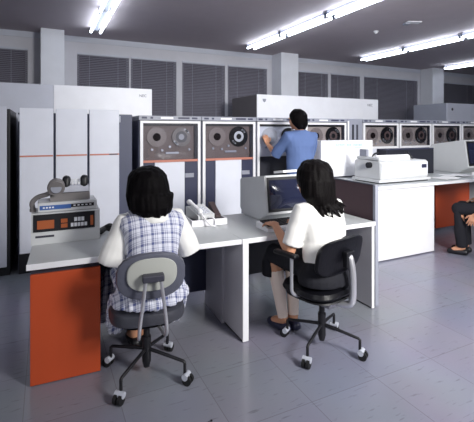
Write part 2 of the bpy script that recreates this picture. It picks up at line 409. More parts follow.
# ------------------------------------------------------------------ tape drives
PW = .757
def make_drive(label, loc, style):
    t = thing('tape_drive', label, 'tape drive', loc, 0, 'row of reel tape drives')
    w = PW - .004
    bx('body', M['slate'], t, 0, .03, 0, w, .75, 1.555, bev=.004)
    h = bx('header_panel', M['grey'], t, 0, 0, 1.56, w, .7, 1.612, bev=.003)
    for a, b, m in ((.03, .09, 'navy'), (.13, .16, 'navy'), (.25, .40, 'white2'), (.46, .60, 'navy'), (.63, .70, 'navy')):
        bm = new(); box(bm, a, -.0015, 1.576, b, -.0002, 1.598); obj('indicator', bm, M[m], h)
    bm = new(); f = .035
    box(bm, .012, -.002, .02, .012 + f, .028, 1.553, bev=.003); box(bm, w - .012 - f, -.002, .02, w - .012, .028, 1.553, bev=.003)
    box(bm, .012 + f, -.002, 1.525, w - .012 - f, .028, 1.553)
    obj('front_frame', bm, M['white2'], t)
    i0, i1 = .012 + f, w - .012 - f
    zb = 1.10 if style != 'small' else 1.20
    dk = {'brown': 'deck', 'open': 'deck2', 'small': 'deck3'}[style]
    bx('deck_panel', M[dk], t, i0, .02, zb, i1, .029, 1.525, bev=0)
    bm = new(); box(bm, i0, .004, 1.495, i1, .0195, 1.5245); obj('hood', bm, M['black'], t)
    if style != 'open':
        bm = new(); box(bm, i1 - .045, .004, zb, i1 - .002, .0195, 1.494); obj('side_post', bm, M['blk2'], t)
    zl = 1.365; rl = .115
    bm = new(); ring_y(bm, .205, .008, .019, zl, rl, .045); rr = obj('supply_reel', bm, M['reels' if style == 'open' else 'reelc'], t)
    bm = new(); disc_y(bm, .205, .002, .019, zl, .046); obj('reel_hub', bm, M['reels' if style == 'open' else 'hub'], rr)
    dark = style == 'small' or 'dark' in label
    bm = new(); ring_y(bm, .50, .003, .019, zl, .128 if dark else .115, .05); rr = obj('take_up_reel', bm, M['reelb' if dark or style == 'open' else 'lamp'], t)
    bm = new(); ring_y(bm, .50, -.001, .019, zl, .068, .036); obj('reel_ring', bm, M['hubl' if ('dark right' in label or style == 'open') else 'dgrey' if style == 'brown' else 'brown'], rr)
    bm = new(); disc_y(bm, .50, .0, .019, zl, .035); obj('reel_hub', bm, M['reelb' if dark else 'grey'], rr)
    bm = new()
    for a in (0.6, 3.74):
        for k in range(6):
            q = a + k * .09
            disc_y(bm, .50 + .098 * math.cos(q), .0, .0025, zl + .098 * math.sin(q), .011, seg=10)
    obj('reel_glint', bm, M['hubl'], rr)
    bm = new()
    for x, z in ((.15, 1.22), (.27, 1.21), (.36, 1.25), (.60, 1.215)): disc_y(bm, x, .004, .0195, z if style != 'small' else z + .03, .014, seg=14)
    obj('tape_guide', bm, M['hubl' if style != 'open' else 'grey'], t)
    if style == 'brown':
        bm = new(); box(bm, .31, .006, 1.165, .47, .0195, 1.19, bev=.004); obj('head_cover', bm, M['hubl'], t)
    bm = new(); box(bm, i0, -.0008, zb + .001, i1, .0008, 1.5235); obj('glass_pane', bm, M['glass'], t)
    if style == 'brown':
        bm = new(); box(bm, i0, -.003, 1.072, i1, .028, 1.098); obj('trim_stripe', bm, M['stripe'], t)
        zc = 1.07
    elif style == 'small':
        bm = new(); box(bm, i0, -.002, 1.165, i1, .028, 1.198); obj('trim_stripe', bm, M['white2'], t)
        zc = 1.163
    else: zc = 1.098
    if style == 'open':
        bx('lower_panel', M['blk2'], t, i0, .014, .05, i1, .028, zc, bev=0)
    else:
        bx('side_column', M['navy'], t, i0, .012, .05, i0 + .13, .028, zc, bev=.002)
        bx('side_column', M['navy'], t, i1 - .16, .012, .05, i1, .028, zc, bev=.002)
        bx('lower_panel', M['pgrey'], t, i0 + .135, .004, .05, i1 - .165, .028, zc, bev=.004)
        bm = new(); box(bm, i1 - .158, .004, .88, i1 - .05, .0118, .93); obj('latch', bm, M['grey'], t)
    return t
X0 = .954
make_drive('tape drive with pale reel, directly behind the woman in the plaid vest', (X0, 4.5, 0), 'brown')
make_drive('tape drive with dark right reel and salmon stripe', (X0 + PW, 4.5, 0), 'brown')
make_drive('tape drive with pale deck that the man reaches into', (X0 + 2 * PW, 4.5, 0), 'open')
make_drive('tape drive just right of the man in blue', (X0 + 3 * PW, 4.5, 0), 'small')
t = thing('narrow_cabinet', 'narrow grey cabinet with a dark vertical slot between tape drives', 'cabinet', (X0 + 4 * PW + .004, 4.5, 0))
bx('body', M['grey'], t, 0, 0, 0, .286, .75, 1.615, bev=.005)
bx('slot', M['blk2'], t, .085, -.004, .3, .12, -.0003, 1.53, bev=0); bx('slot', M['dgrey'], t, .165, -.004, .3, .2, -.0003, 1.53, bev=0)
bx('side_strip', M['white2'], t, .0, -.003, .3, .03, -.0003, 1.58, bev=0)
XS = 4.283
for k, lab in enumerate(('tape drive with black reel right of the narrow grey cabinet', 'tape drive with black reel above the printer',
                         'tape drive with black reel left of the right-hand display terminal top', 'tape drive at the right edge of the photo, partly cut off')):
    make_drive(lab, (XS + k * PW, 4.5, 0), 'small')

# ------------------------------------------------------------------ desks
DZ = .70
t = thing('desk', 'grey-topped desk with an orange pedestal at the left', 'desk', (1.197, 2.395, 0), math.radians(-2.4))
tp = bx('desktop', M['desk'], t, -1.29, .006, DZ - .03, 0, .765, DZ, bev=.002)
bm = new(); box(bm, -1.292, -.004, DZ - .032, 0, .0055, DZ + .001, bev=.002); obj('front_edge', bm, M['white2'], tp)
p = bx('pedestal', M['dgrey'], t, -1.272, .06, 0, -.907, .70, DZ - .031, bev=.003)
bm = new(); box(bm, -1.276, .04, .006, -.903, .0595, DZ - .072, bev=.003); obj('front_panel', bm, M['orange'], p)
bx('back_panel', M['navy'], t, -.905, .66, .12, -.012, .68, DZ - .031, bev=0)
bx('side_panel', M['legp'], t, -.026, .30, 0, -.004, .70, DZ - .031, bev=.002)
t = thing('desk', 'grey-topped desk that carries the display terminal and keyboard', 'desk', (1.2, 2.39, 0))
tp = bx('desktop', M['desk'], t, .002, .006, DZ - .03, 1.205, .765, DZ, bev=.002)
bm = new(); box(bm, .001, -.004, DZ - .032, 1.206, .0055, DZ + .001, bev=.002); obj('front_edge', bm, M['white2'], tp)
for x0, x1, kind in ((0.004, .048, 0), (1.168, 1.194, 1)):
    s = bx('side_panel', M['legp'], t, x0, .006, .012, x1, .70, DZ - .033, bev=.001)
    bm = new(); box(bm, x0, -.003, 0.004, x1, .0055, DZ - .033, bev=.002); obj('front_edge', bm, M['white2'], s)
    bm = new(); box(bm, x0 + .004, .02, 0, x1 - .004, .69, .012); obj('foot', bm, M['black'], s)
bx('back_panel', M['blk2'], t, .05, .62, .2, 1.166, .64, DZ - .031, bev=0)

t = thing('partition_screen', 'low dark plum screen beside the seated woman in white', 'partition', (2.432, 2.41, 0))
bx('panel', M['plum'], t, 0, .03, .01, .026, .745, .985, bev=.003)
bx('post', M['grey'], t, -.004, 0, 0, .03, .029, .992, bev=.003)
bx('top_rail', M['dgrey'], t, -.003, .03, .9855, .029, .745, .993, bev=.002)

RZ = .83
t = thing('desk', 'tall long desk with a white front carrying the printer', 'desk', (3.10, 3.17, 0))
tp = bx('desktop', M['desk'], t, 0, .006, RZ - .03, 2.9, 1.13, RZ, bev=.002)
bm = new(); box(bm, 0, -.004, RZ - .034, 2.9, .0055, RZ + .001, bev=.002); obj('front_edge', bm, M['white2'], tp)
bx('front_panel', M['white2'], t, .03, .03, .012, 1.06, .052, RZ - .035, bev=.002)
bx('side_panel', M['legp'], t, 1.038, .053, 0, 1.06, 1.08, RZ - .031, bev=.002)
bx('side_panel', M['legp'], t, 2.86, .02, 0, 2.89, 1.08, RZ - .031, bev=.002)
o = bx('modesty_panel', M['orange'], t, 1.86, .62, .06, 2.60, .64, .68, bev=.003); o['label'] = 'orange panel under the desk'

# ------------------------------------------------------------------ left desk equipment
def onA(x, y):   # a point of the left desk's own frame
    a = math.radians(-2.4); return (1.197 + x * math.cos(a) - y * math.sin(a), 2.395 + x * math.sin(a) + y * math.cos(a), DZ)
t = thing('operator_console', 'white console box with a black panel of orange displays and white keys', 'console', (-.082, 2.845, DZ + .001), math.radians(-1.5))
bm = new(); prism_x(bm, [(0, 0), (0, .072), (.006, .08), (.012, .195), (.02, .2), (.235, .2), (.24, 0)], 0, .418); obj('body', bm, M['cream'], t)
bm = new(); prism_x(bm, [(.0045, .082), (.0105, .192), (.006, .192), (.0, .082)], .012, .385); pn = obj('key_panel', bm, M['black'], t)
def pk(x0, x1, z0, z1, m, nm, d=.004):
    y = .0035 + (z0 - .08) * .05
    bm = new(); box(bm, x0, y - .004 - d, z0, x1, y - .002, z1, bev=.001); obj(nm, bm, M[m], pn)
pk(.035, .135, .10, .155, 'amber', 'display')
for r in range(2): pk(.175, .215, .098 + r * .032, .124 + r * .032, 'amber', 'lit_button')
for i in range(5): pk(.235 + i * .021, .252 + i * .021, .100, .124, 'keyw', 'key')
for i in range(3): pk(.256 + i * .022, .274 + i * .022, .134, .160, 'keyw', 'key')
pk(.357, .375, .10, .165, 'amber', 'lit_button')
bm = new(); box(bm, .025, -.002, .045, .135, -.0001, .058); obj('nameplate', bm, M['dgrey'], t)
t = thing('data_unit', 'flat white unit with a blue band on top of the console', 'electronic unit', (-.044, 2.87, DZ + .2025))
bx('body', M['cream'], t, 0, 0, 0, .365, .20, .062, bev=.005)
bm = new(); box(bm, .012, -.002, .016, .20, -.0002, .044); obj('blue_band', bm, M['blue'], t)
bm = new(); box(bm, .20, -.002, .022, .345, -.0002, .044); obj('black_band', bm, M['black'], t)
bm = new()
for i in range(4): box(bm, .03 + i * .018, -.003, .025, .042 + i * .018, -.0021, .035)
for i in range(5): box(bm, .215 + i * .025, -.003, .03, .228 + i * .025, -.0021, .037)
obj('marking', bm, M['keyw'], t)
t = thing('modem', 'grey wedge-based device with two black handset cups and white keys', 'device', (.03, 2.90, DZ + .266))
bm = new(); prism_x(bm, [(0, 0), (.012, .048), (.15, .052), (.16, 0)], 0, .248); obj('base', bm, M['lamp'], t)
bm = new(); prism_x(bm, [(.02, .0525), (.03, .09), (.05, .098), (.14, .098), (.145, .0525)], .035, .243); obj('body', bm, M['lgrey'], t)
for x in (.10, .215):
    bm = new(); limb(bm, [(x, .05, .095), (x + .002, .06, .135)], [.024, .028]); obj('cup', bm, M['black'], t, smooth=True)
bm = new()
for i in range(3):
    for j in range(2): box(bm, .132 + i * .02, .045 + j * .03, .0985, .148 + i * .02, .068 + j * .03, .118 + j * .018, bev=.002)
obj('key', bm, M['keyw'], t)
t = thing('gooseneck_lamp', 'small grey lamp with a round head on a curved arm', 'lamp', (-.073, 2.94, DZ + .2015))
bm = new(); limb(bm, [(0, 0, .0), (0, 0, .02)], [.02, .02], rnd=False); obj('base', bm, M['lamp'], t)
bm = new(); limb(bm, smooth_path([(0, 0, .02), (-.004, 0, .06), (.03, -.01, .095), (.085, -.04, .115), (.125, -.055, .145)]), .016); obj('arm', bm, M['lamp'], t, smooth=True)
bm = new(); limb(bm, [(.137, -.105, .16), (.137, -.10, .162), (.14, -.055, .17), (.142, -.03, .172)], [.046, .054, .052, .03], seg=24, rnd=False); obj('lamp_head', bm, M['lamp'], t, smooth=True)
bm = new(); limb(bm, [(.137, -.108, .16), (.137, -.1045, .16)], [.032, .034], seg=24, rnd=False); obj('lens', bm, M['grey'], t)
bm = new()
limb(bm, smooth_path([(0, 0, .02), (.04, .03, .035), (.09, .0, .025), (.14, .05, .04), (.19, .02, .02)]), .018)
limb(bm, smooth_path([(.01, .06, .02), (.06, .02, .055), (.1, .07, .03), (.17, .06, .05)]), .016)
tag(obj('cable_bundle', bm, M['black'], None, smooth=True, loc=(.355, 2.93, DZ + .002)), 'black bundle of cables on the desk beside the console', 'cables')

t = thing('desk_tray', 'shallow white tray on the desk under the telephone', 'tray', (1.0, 2.845, DZ + .001), math.radians(-3))
bm = new(); box(bm, 0, 0, 0, .29, .012, .05, bev=.003); box(bm, 0, .22, 0, .29, .23, .05, bev=.003); box(bm, 0, .013, 0, .01, .219, .05); box(bm, .28, .013, 0, .29, .219, .05); box(bm, .0105, .013, 0, .2795, .219, .008)
obj('tray', bm, M['white2'], t)
bm = new(); box(bm, .012, .014, .040, .278, .218, .046, bev=.001); obj('liner', bm, M['blk2'], t)
t = thing('telephone', 'pale push-button telephone on the white tray', 'telephone', (1.075, 2.93, DZ + .0485), math.radians(14))
bm = new(); prism_x(bm, [(-.06, 0), (-.06, .03), (.10, .085), (.12, .08), (.12, 0)], -.03, .125); obj('body', bm, M['cream'], t)
bm = new(); sl = .055 / .16
for i in range(3):
    for j in range(4):
        y = -.035 + j * .025; z = .03 + (y + .06) * sl
        box(bm, .035 + i * .025, y, z - .002, .053 + i * .025, y + .017, z + .008, bev=.002)
obj('key', bm, M['lgrey'], t)
bm = new(); limb(bm, [(-.008, -.05, .062), (-.008, -.03, .072), (-.008, .07, .11), (-.008, .10, .115)], [.022, .016, .015, .022]); obj('handset', bm, M['white2'], t, smooth=True)
bm = new(); limb(bm, smooth_path([(-.008, -.07, .05), (.0, -.11, .01), (.015, -.15, -.025), (.05, -.165, -.038), (.075, -.14, -.036), (.08, -.115, .006), (.06, -.07, .01)]), .006); obj('cord', bm, M['white2'], t, smooth=True)
bm = new(); prism_x(bm, [(0, 0), (0, .02), (.14, .10), (.16, .10), (.16, 0)], 0, .045)
tag(obj('desk_organizer', bm, M['brown'], None, loc=(1.215, 2.89, DZ + .048)), 'dark brown slanted holder beside the telephone', 'holder')

# ------------------------------------------------------------------ display terminals
def make_terminal(label, loc, rz=0.0):
    t = thing('display_terminal', label, 'computer terminal', loc, rz, 'display terminals on desks')
    W = .46
    prof = [(.135, 0), (.43, 0), (.484, .05), (.484, .30), (.47, .315), (.05, .376), (.04, .374), (0, .075), (.0, .07)]
    bm = new(); prism_x(bm, prof, 0, W); bmesh.ops.bevel(bm, geom=bm.edges[:], offset=.008, segments=2, affect='EDGES')
    obj('body', bm, M['cream'], t)
    a = math.atan2(.04, .299); ca, sa = math.cos(a), math.sin(a)
    def pt(x, u, d): return (x, .0 + sa * u - ca * d, .075 + ca * u + sa * d)   # u up the face, d out of it
    def quad_box(x0, x1, u0, u1, d0, d1):
        bm = new()
        A = [bm.verts.new(pt(*q)) for q in ((x0, u0, d0), (x1, u0, d0), (x1, u1, d0), (x0, u1, d0))]
        B = [bm.verts.new(pt(*q)) for q in ((x0, u0, d1), (x1, u0, d1), (x1, u1, d1), (x0, u1, d1))]
        ringfill(bm, [A, B]); return bm
    bz = obj('bezel', quad_box(.014, W - .014, .012, .288, -.004, .003), M['black'], t)
    bm = new(); n = 10; g = []
    for j in range(n + 1):
        row = []
        for i in range(n + 1):
            fx, fu = i / n, j / n
            d = .004 + .022 * (1 - (2 * fx - 1) ** 2) * (1 - (2 * fu - 1) ** 2)
            row.append(bm.verts.new(pt(.035 + fx * (W - .07), .035 + fu * .23, d)))
        g.append(row)
    for j in range(n):
        for i in range(n): bm.faces.new((g[j][i], g[j][i + 1], g[j + 1][i + 1], g[j + 1][i]))
    obj('screen', bm, M['screen'], bz, smooth=True)
    bm = new(); box(bm, .03, .15, -.0001, W - .03, .42, .012); obj('base', bm, M['black'], t)
    return t
make_terminal('display terminal on the desk in front of the woman in white', (1.575, 2.70, DZ + .001))
def make_keyboard(label, loc, rz=0.0):
    t = thing('keyboard', label, 'keyboard', loc, rz, 'terminal keyboards')
    bm = new(); prism_x(bm, [(0, 0), (0, .022), (.02, .03), (.17, .048), (.18, .045), (.18, 0)], 0, .46); obj('case', bm, M['white2'], t)
    bm = new()
    for r in range(5):
        for c in range(14):
            y = .03 + r * .027; z = .031 + (y - .02) * .12
            box(bm, .022 + c * .03, y, z, .047 + c * .03, y + .022, z + .01, bev=.002)
    obj('key', bm, M['black'], t); return t
make_keyboard('white-edged keyboard with black keys under the seated woman\'s hands', (1.448, 2.47, DZ + .001))
bm = new(); box(bm, 0, 0, 0, .2, .14, .02, bev=.003)
tag(obj('notepad', bm, M['paper'], None, loc=(1.83, 2.86, DZ + .379)), 'white pad lying on top of the display terminal', 'notepad')
bpy.data.objects['notepad'].rotation_euler = (-.14, 0, .1)

# right desk
t2 = make_terminal('larger display terminal on the tall desk at the right edge', (5.33, 3.56, RZ + .001))
t2.scale = (1.27, 1.27, 1.27)
make_keyboard('white-edged keyboard in front of the right-hand terminal', (5.22, 3.26, RZ + .001))
for i, (x, y, r, lab) in enumerate(((4.45, 3.24, .10, 'printed sheet lying on the tall desk nearest the printer'), (4.72, 3.36, -.12, 'white sheet lying on the tall desk below the terminal'))):
    bm = new(); n = 8
    for k in range(n):
        x0, x1 = .36 * k / n, .36 * (k + 1) / n
        z0, z1 = .004 + .006 * math.sin(k * 1.1), .004 + .006 * math.sin((k + 1) * 1.1)
        z0 = max(z0, .001); z1 = max(z1, .001)
        bm.faces.new([bm.verts.new(q) for q in ((x0, 0, z0), (x1, 0, z1), (x1, .24, z1), (x0, .24, z0))])
    bmesh.ops.remove_doubles(bm, verts=bm.verts[:], dist=1e-5)
    tag(obj('paper_sheet', bm, M['paper'], None, loc=(x, y, RZ + .002 + i * .012)), lab, 'paper', 'papers on the tall desk').rotation_euler = (0, 0, r)
t = thing('printer', 'white printer with a black paper knob on the tall desk', 'printer', (3.395, 3.31, RZ + .001))
bx('base', M['cream'], t, 0, 0, .014, .85, .44, .045, bev=.004)
bx('foot', M['black'], t, .03, .02, 0, .82, .42, .0138, bev=0)  # black strip added to stand in for the shadow beneath the base
bm = new(); prism_x(bm, [(.012, .0455), (.018, .24), (.03, .252), (.40, .262), (.43, .245), (.44, .0455)], .03, .81); bmesh.ops.bevel(bm, geom=bm.edges[:], offset=.008, segments=2, affect='EDGES'); obj('body', bm, M['cream'], t)
bx('front_cover', M['white'], t, .045, .004, .07, .80, .0155, .235, bev=.004)
bx('top_cover', M['cream'], t, .035, .04, .2635, .10, .40, .30, bev=.01)
bm = new(); limb(bm, [(.105, .17, .275), (.64, .17, .275)], .042, seg=20, rnd=False); obj('paper_roll', bm, M['paper'], t, smooth=True)
bm = new(); limb(bm, [(-.012, .17, .205), (.029, .17, .205)], .034, seg=18, rnd=False); obj('knob', bm, M['black'], t)
bm = new(); box(bm, .04, .24, .301, .075, .36, .385, bev=.006); obj('paper_guide', bm, M['grey'], t)
bm = new(); limb(bm, smooth_path([(.66, .19, .25), (.665, .22, .335), (.71, .23, .34), (.76, .19, .26)]), .009); obj('paper_bail', bm, M['black'], t, smooth=True)
bm = new(); limb(bm, smooth_path([(.12, .25, .26), (.16, .24, .325), (.23, .25, .34)]), .010); obj('lever', bm, M['black'], t, smooth=True)
bm = new(); box(bm, .69, .001, .16, .775, .0035, .205, bev=.001); obj('nameplate', bm, M['navy'], t)
t = thing('control_unit', 'dark blue box on the tall desk behind the printer', 'electronic unit', (4.08, 3.86, RZ + .001))
bx('body', M['blk2'], t, 0, 0, 0, .93, .17, .35, bev=.006)
bx('top_cover', M['navy'], t, 0, 0, .3505, .93, .17, .362, bev=.003)
t = thing('equipment_cabinet', 'plain white boxy unit with faint pale blue lettering behind the printer', 'equipment box', (3.115, 4.0, RZ + .001))
bx('body', M['white2'], t, 0, .022, .02, .865, .28, .479, bev=.006)
bx('front_panel', M['white2'], t, 0, 0, .02, .865, .021, .481, bev=.004)
bm = new(); x = .24; random.seed(3)
for k in range(15):
    w = .018 + random.random() * .012
    if k not in (5, 9):
        bm = new()
        box(bm, x, -.002, 0.405, x + .005, -.0002, 0.437); box(bm, x, -.002, 0.431, x + w * .8, -.0002, 0.437)
        if k % 2: box(bm, x, -.002, 0.405, x + w * .8, -.0002, 0.411)
        if k % 3 or True: box(bm, x + w * .8 - .005, -.002, 0.405, x + w * .8, -.0002, 0.437)
        obj('letter', bm, M['pale'], t)
    x += w + .006
bm = new(); box(bm, x - .14, -.002, 0.381, x - .02, -.0002, 0.387)
obj('underline', bm, M['pale'], t)
bx('base', M['dgrey'], t, .02, .03, 0, .845, .27, .0195, bev=0)

# ------------------------------------------------------------------ chairs
def chair_base(t, rot, hubz=.40):
    bm = new(); limb(bm, [(0, 0, .085), (0, 0, .23)], [.026, .026], rnd=False); limb(bm, [(0, 0, .23), (0, 0, hubz)], [.019, .019], rnd=False); limb(bm, [(0, 0, .05), (0, 0, .085)], [.018, .026], rnd=False)
    obj('column', bm, M['black'], t, smooth=True)
    for a in (225, 315, 135, 45):
        A = math.radians(a) + rot; c, s = math.cos(A), math.sin(A); L = .25
        bm = new(); limb(bm, [(c * .02, s * .02, .155), (c * .10, s * .10, .145), (c * (L - .01), s * (L - .01), .125), (c * L, s * L, .118), (c * L, s * L, .06)], [.011, .010, .009, .009, .009], seg=10)
        lg = obj('leg', bm, M['black'], t, smooth=True)
        bm = new(); px, py = -s, c; q = (c * .02, s * .02)
        for k in (-1, 1):
            cx, cy = c * L + q[0] + px * k * .014, s * L + q[1] + py * k * .014
            limb(bm, [(cx - px * .009, cy - py * .009, .0265), (cx + px * .009, cy + py * .009, .0265)], .0265, seg=18, rnd=False)
        obj('caster', bm, M['rubber'], lg, smooth=True)
        bm = new(); limb(bm, [(c * L - px * .026 + q[0] * .5, s * L - py * .026 + q[1] * .5, .046), (c * L + px * .026 + q[0] * .5, s * L + py * .026 + q[1] * .5, .046)], .018, seg=14, rnd=False)
        obj('caster_hood', bm, M['frame'], lg, smooth=True)

def rsq(bm, w, d, z0, z1, z2, ex=3.2, lip=.02, cy=0.0):
    loft(bm, [(0, cy, z0, w - lip * 1.6, d - lip * 1.6), (0, cy, z0 + .012, w - .006, d - .006), (0, cy, (z0 + z1) / 2, w, d), (0, cy, z1, w - .01, d - .01), (0, cy, z2, w - .06, d - .06)], seg=40, ex=ex)

def back_panel(bm, w, h, cz, y0, th, curve, ex=2.6, tilt=.0, seg=44, rib=0.0):
    """cushion in the XZ plane, thickness along -Y..+Y, curved about Z"""
    rings = []
    prof = [(-th / 2, .86), (-th / 2 * .8, .97), (0, 1.0), (th / 2 * .8, .97), (th / 2, .86)]
    for dy, k in prof:
        vs = []
        for i in range(seg):
            a = 2 * PI * i / seg; c, s = math.cos(a), math.sin(a)
            kk = k + rib * (1 if i % 2 else -1) * (1 if abs(dy) < th / 2 else 0)
            x = w * kk * math.copysign(abs(c) ** (2 / ex), c); z = h * kk * math.copysign(abs(s) ** (2 / ex), s)
            vs.append(bm.verts.new((x, y0 + dy + curve * x * x - tilt * z, cz + z)))
        rings.append(vs)
    ringfill(bm, rings)

# chair of the woman in the plaid vest
c1 = thing('office_chair', 'armless grey swivel chair with a cream back shell', 'chair', (.5375, 2.327, 0), math.radians(-7))
chair_base(c1, math.radians(7))
bm = new(); rsq(bm, .215, .205, .365, .435, .462); obj('seat', bm, M['seatv'], c1, smooth=True)
bm = new(); rsq(bm, .16, .15, .335, .35, .364); obj('seat_pan', bm, M['black'], c1, smooth=True)
bm = new(); back_panel(bm, .182, .125, .672, -.255, .05, .55, tilt=.10, rib=.006); bk = obj('backrest', bm, M['vinyl'], c1, smooth=True)
bm = new(); back_panel(bm, .130, .088, .688, -.2885, .014, .55, tilt=.10); obj('back_shell', bm, M['shell'], bk, smooth=True)
bm = new(); box(bm, -.055, -.345, .665, .055, -.295, .70, bev=.006); obj('bracket', bm, M['dgrey'], bk)
for s in (-1, 1):
    bm = new(); limb(bm, smooth_path([(s * .038, -.33, .675), (s * .05, -.335, .58), (s * .066, -.33, .45), (s * .07, -.30, .37), (s * .06, -.2, .345), (s * .05, -.1, .342)], 5), .009, seg=10); obj('back_bar', bm, M['chrome'], c1, smooth=True)
# chair of the woman in white
c2 = thing('office_chair', 'black swivel chair with armrests under the woman in white', 'chair', (1.652, 2.113, 0), math.radians(14))
chair_base(c2, math.radians(-14 - 13))
bm = new(); rsq(bm, .212, .205, .375, .425, .452, cy=.03); obj('seat', bm, M['bvinyl'], c2, smooth=True)
bm = new(); rsq(bm, .20, .19, .36, .368, .374, cy=.02); obj('seat_pan', bm, M['black'], c2, smooth=True)
bm = new(); box(bm, -.09, -.13, .315, .09, .1, .359, bev=.01); box(bm, .09, -.02, .33, .15, .0, .345, bev=.003); obj('mechanism', bm, M['steel'], c2)
bm = new(); back_panel(bm, .232, .118, .65, -.17, .035, .6, ex=3.4, tilt=.2); bk = obj('backrest', bm, M['bvinyl'], c2, smooth=True)
bm = new(); box(bm, -.02, -.212, .58, .06, -.178, .68, bev=.006); obj('bracket', bm, M['black'], bk)
bm = new(); limb(bm, smooth_path([(.02, -.205, .64), (.02, -.222, .56), (.02, -.226, .43), (.02, -.215, .36), (.01, -.17, .338), (0, -.11, .335)], 5), .021, seg=10); obj('back_bar', bm, M['chrome'], c2, smooth=True)
for s in (-1, 1):
    yo = .13 if s > 0 else 0
    bm = new(); limb(bm, smooth_path([(s * .24, .05 + yo, .632), (s * .24, .05 + yo, .59), (s * .24, .05 + yo, .47), (s * .23, .05 + yo, .405), (s * .17, .04 + yo * .5, .368)], 6), .011, seg=10)
    a = obj('arm_tube', bm, M['chrome'], c2, smooth=True)
    bm = new(); box(bm, s * .245 - .026, .0 + yo * .5, .632, s * .245 + .026, .19, .66, bev=.012); obj('arm_pad', bm, M['bvinyl'], a)
c3 = dup(c1, (4.56, 2.67, 0), math.radians(20), label='swivel chair at the right edge, mostly outside the photo')
for ch in c3.children:
    if ch.name.startswith(('backrest', 'seat')): ch.data = ch.data.copy(); ch.data.materials[0] = M['bvinyl']

# ------------------------------------------------------------------ people
def hand(bm, w, d, n, thumb, curl=.35, k=1.0):
    w, d, n = V(w), V(d).normalized(), V(n).normalized()
    n = (n - d * n.dot(d)).normalized(); th = V(thumb); th = (th - d * th.dot(d) - n * th.dot(n)).normalized()
    L = (.068, .076, .071, .056)
    for i in range(4):
        o = 1.5 - i
        base = w + d * (.082 - .006 * abs(o - .5)) * k + th * o * .0205 * k
        limb(bm, [w + th * o * .012 * k + d * .005, base], [.0135 * k, .0115 * k], seg=10)
        p = base; dd = (d + th * o * .05).normalized(); a = curl * .5 + .04 * i
        for f in (.45, .31, .24):
            dd = (Matrix.Rotation(a, 3, d.cross(n)) @ dd).normalized() if False else (dd * math.cos(a) + n * math.sin(a)).normalized()
            q = p + dd * L[i] * f * k
            limb(bm, [p, q], [.0085 * k, .0078 * k], seg=10); p = q; a = curl * .6
    b = w + d * .022 * k + th * .022 * k
    q = b + (d * .6 + th * .75 + n * .15).normalized() * .04 * k
    r = q + (d * .85 + th * .4 + n * .3).normalized() * .03 * k
    e = r + (d * .95 + th * .1 + n * .35).normalized() * .022 * k
    limb(bm, [w + d * .01 + th * .008, b], [.014 * k, .014 * k], seg=10); limb(bm, [b, q, r, e], [.0135 * k, .0105 * k, .0095 * k, .0082 * k], seg=10)

def head(bm, c, yaw=0.0, pitch=0.0, k=1.0):
    R = Matrix.Rotation(yaw, 3, 'Z') @ Matrix.Rotation(-pitch, 3, 'X'); c = V(c)
    def q(p): return c + R @ (V(p) * k)
    ell(bm, q((0, -.008, .022)), (.076 * k, .094 * k, .088 * k), R)
    ell(bm, q((0, .022, -.03)), (.062 * k, .072 * k, .082 * k), R)
    ell(bm, q((0, .052, -.082)), (.032 * k, .032 * k, .026 * k), R)
    limb(bm, [q((0, .086, .01)), q((0, .104, -.022))], [.008 * k, .012 * k], seg=10)
    limb(bm, [q((-.018, .088, -.056)), q((.018, .088, -.056))], .0075 * k, seg=8)
    limb(bm, [q((-.045, .08, .024)), q((.045, .08, .024))], .008 * k, seg=8)
    for s in (-1, 1):
        ell(bm, q((s * .076, -.006, -.008)), (.009 * k, .019 * k, .031 * k), R)
        ell(bm, q((s * .034, .06, -.02)), (.024 * k, .022 * k, .022 * k), R)
    return q

def eyes(t, q):
    for s in (-1, 1):
        bm = new(); ell(bm, q((s * .031, .0825, .004)), (.0115, .006, .006)); obj('eye', bm, M['eye'], t, smooth=True)

def body(t, J, hk=1.0):
    bm = new()
    q = head(bm, J['head'], J.get('yaw', 0), J.get('pitch', 0), hk)
    limb(bm, [V(J['neck']) + V((0, -.01, -.03)), J['neck'], V(J['head']) + V((0, -.012, -.06))], [.07, .05, .05])
    ps = [V(p) for p in J['spine']]
    for p, (rx, ry) in zip(ps, J['tr']): pass
    loft(bm, [(p.x, p.y, p.z, rx, ry) for p, (rx, ry) in zip(ps, J['tr'])])
    for s in 'LR':
        sh, el, wr = V(J['sh' + s]), V(J['el' + s]), V(J['wr' + s])
        limb(bm, [V(J['neck']) + (sh - V(J['neck'])) * .2 + V((0, 0, -.03)), sh, sh + (el - sh) * .45, el], [.05, .05, .043, .036])
        limb(bm, [el, el + (wr - el) * .3, wr], [.036, .037, .0245])
        hand(bm, wr, J['hd' + s], J['hn' + s], J['ht' + s], J.get('curl' + s, .35))
        hp, kn, an, to = V(J['hp' + s]), V(J['kn' + s]), V(J['an' + s]), V(J['to' + s])
        limb(bm, [hp, hp + (kn - hp) * .5, kn], [.082, .07, .053]); limb(bm, [kn, kn + (an - kn) * .3, an], [.05, .051, .033])
        limb(bm, [an, an + (to - an) * .6, to], [.033, .034, .026])
    o = organic('body', bm, J.get('skin', M['skin']), t, voxel=.0045, it=3)
    eyes(t, q); return o

def shoes(t, J, m):
    for s in 'LR':
        an, to = V(J['an' + s]), V(J['to' + s]); d = (to - an); d.z = 0; d.normalize()
        bm = new(); z = .036
        limb(bm, [V((an.x, an.y, z)) - d * .03, V((an.x, an.y, z)) + d * .06, V((to.x, to.y, z - .004)) + d * .005], [.036, .039, .032]); limb(bm, [V((an.x, an.y, .02)) - d * .03, V((to.x, to.y, .016)) + d * .01], [.018, .016])
        organic('shoe', bm, m, t, voxel=.006, it=3)

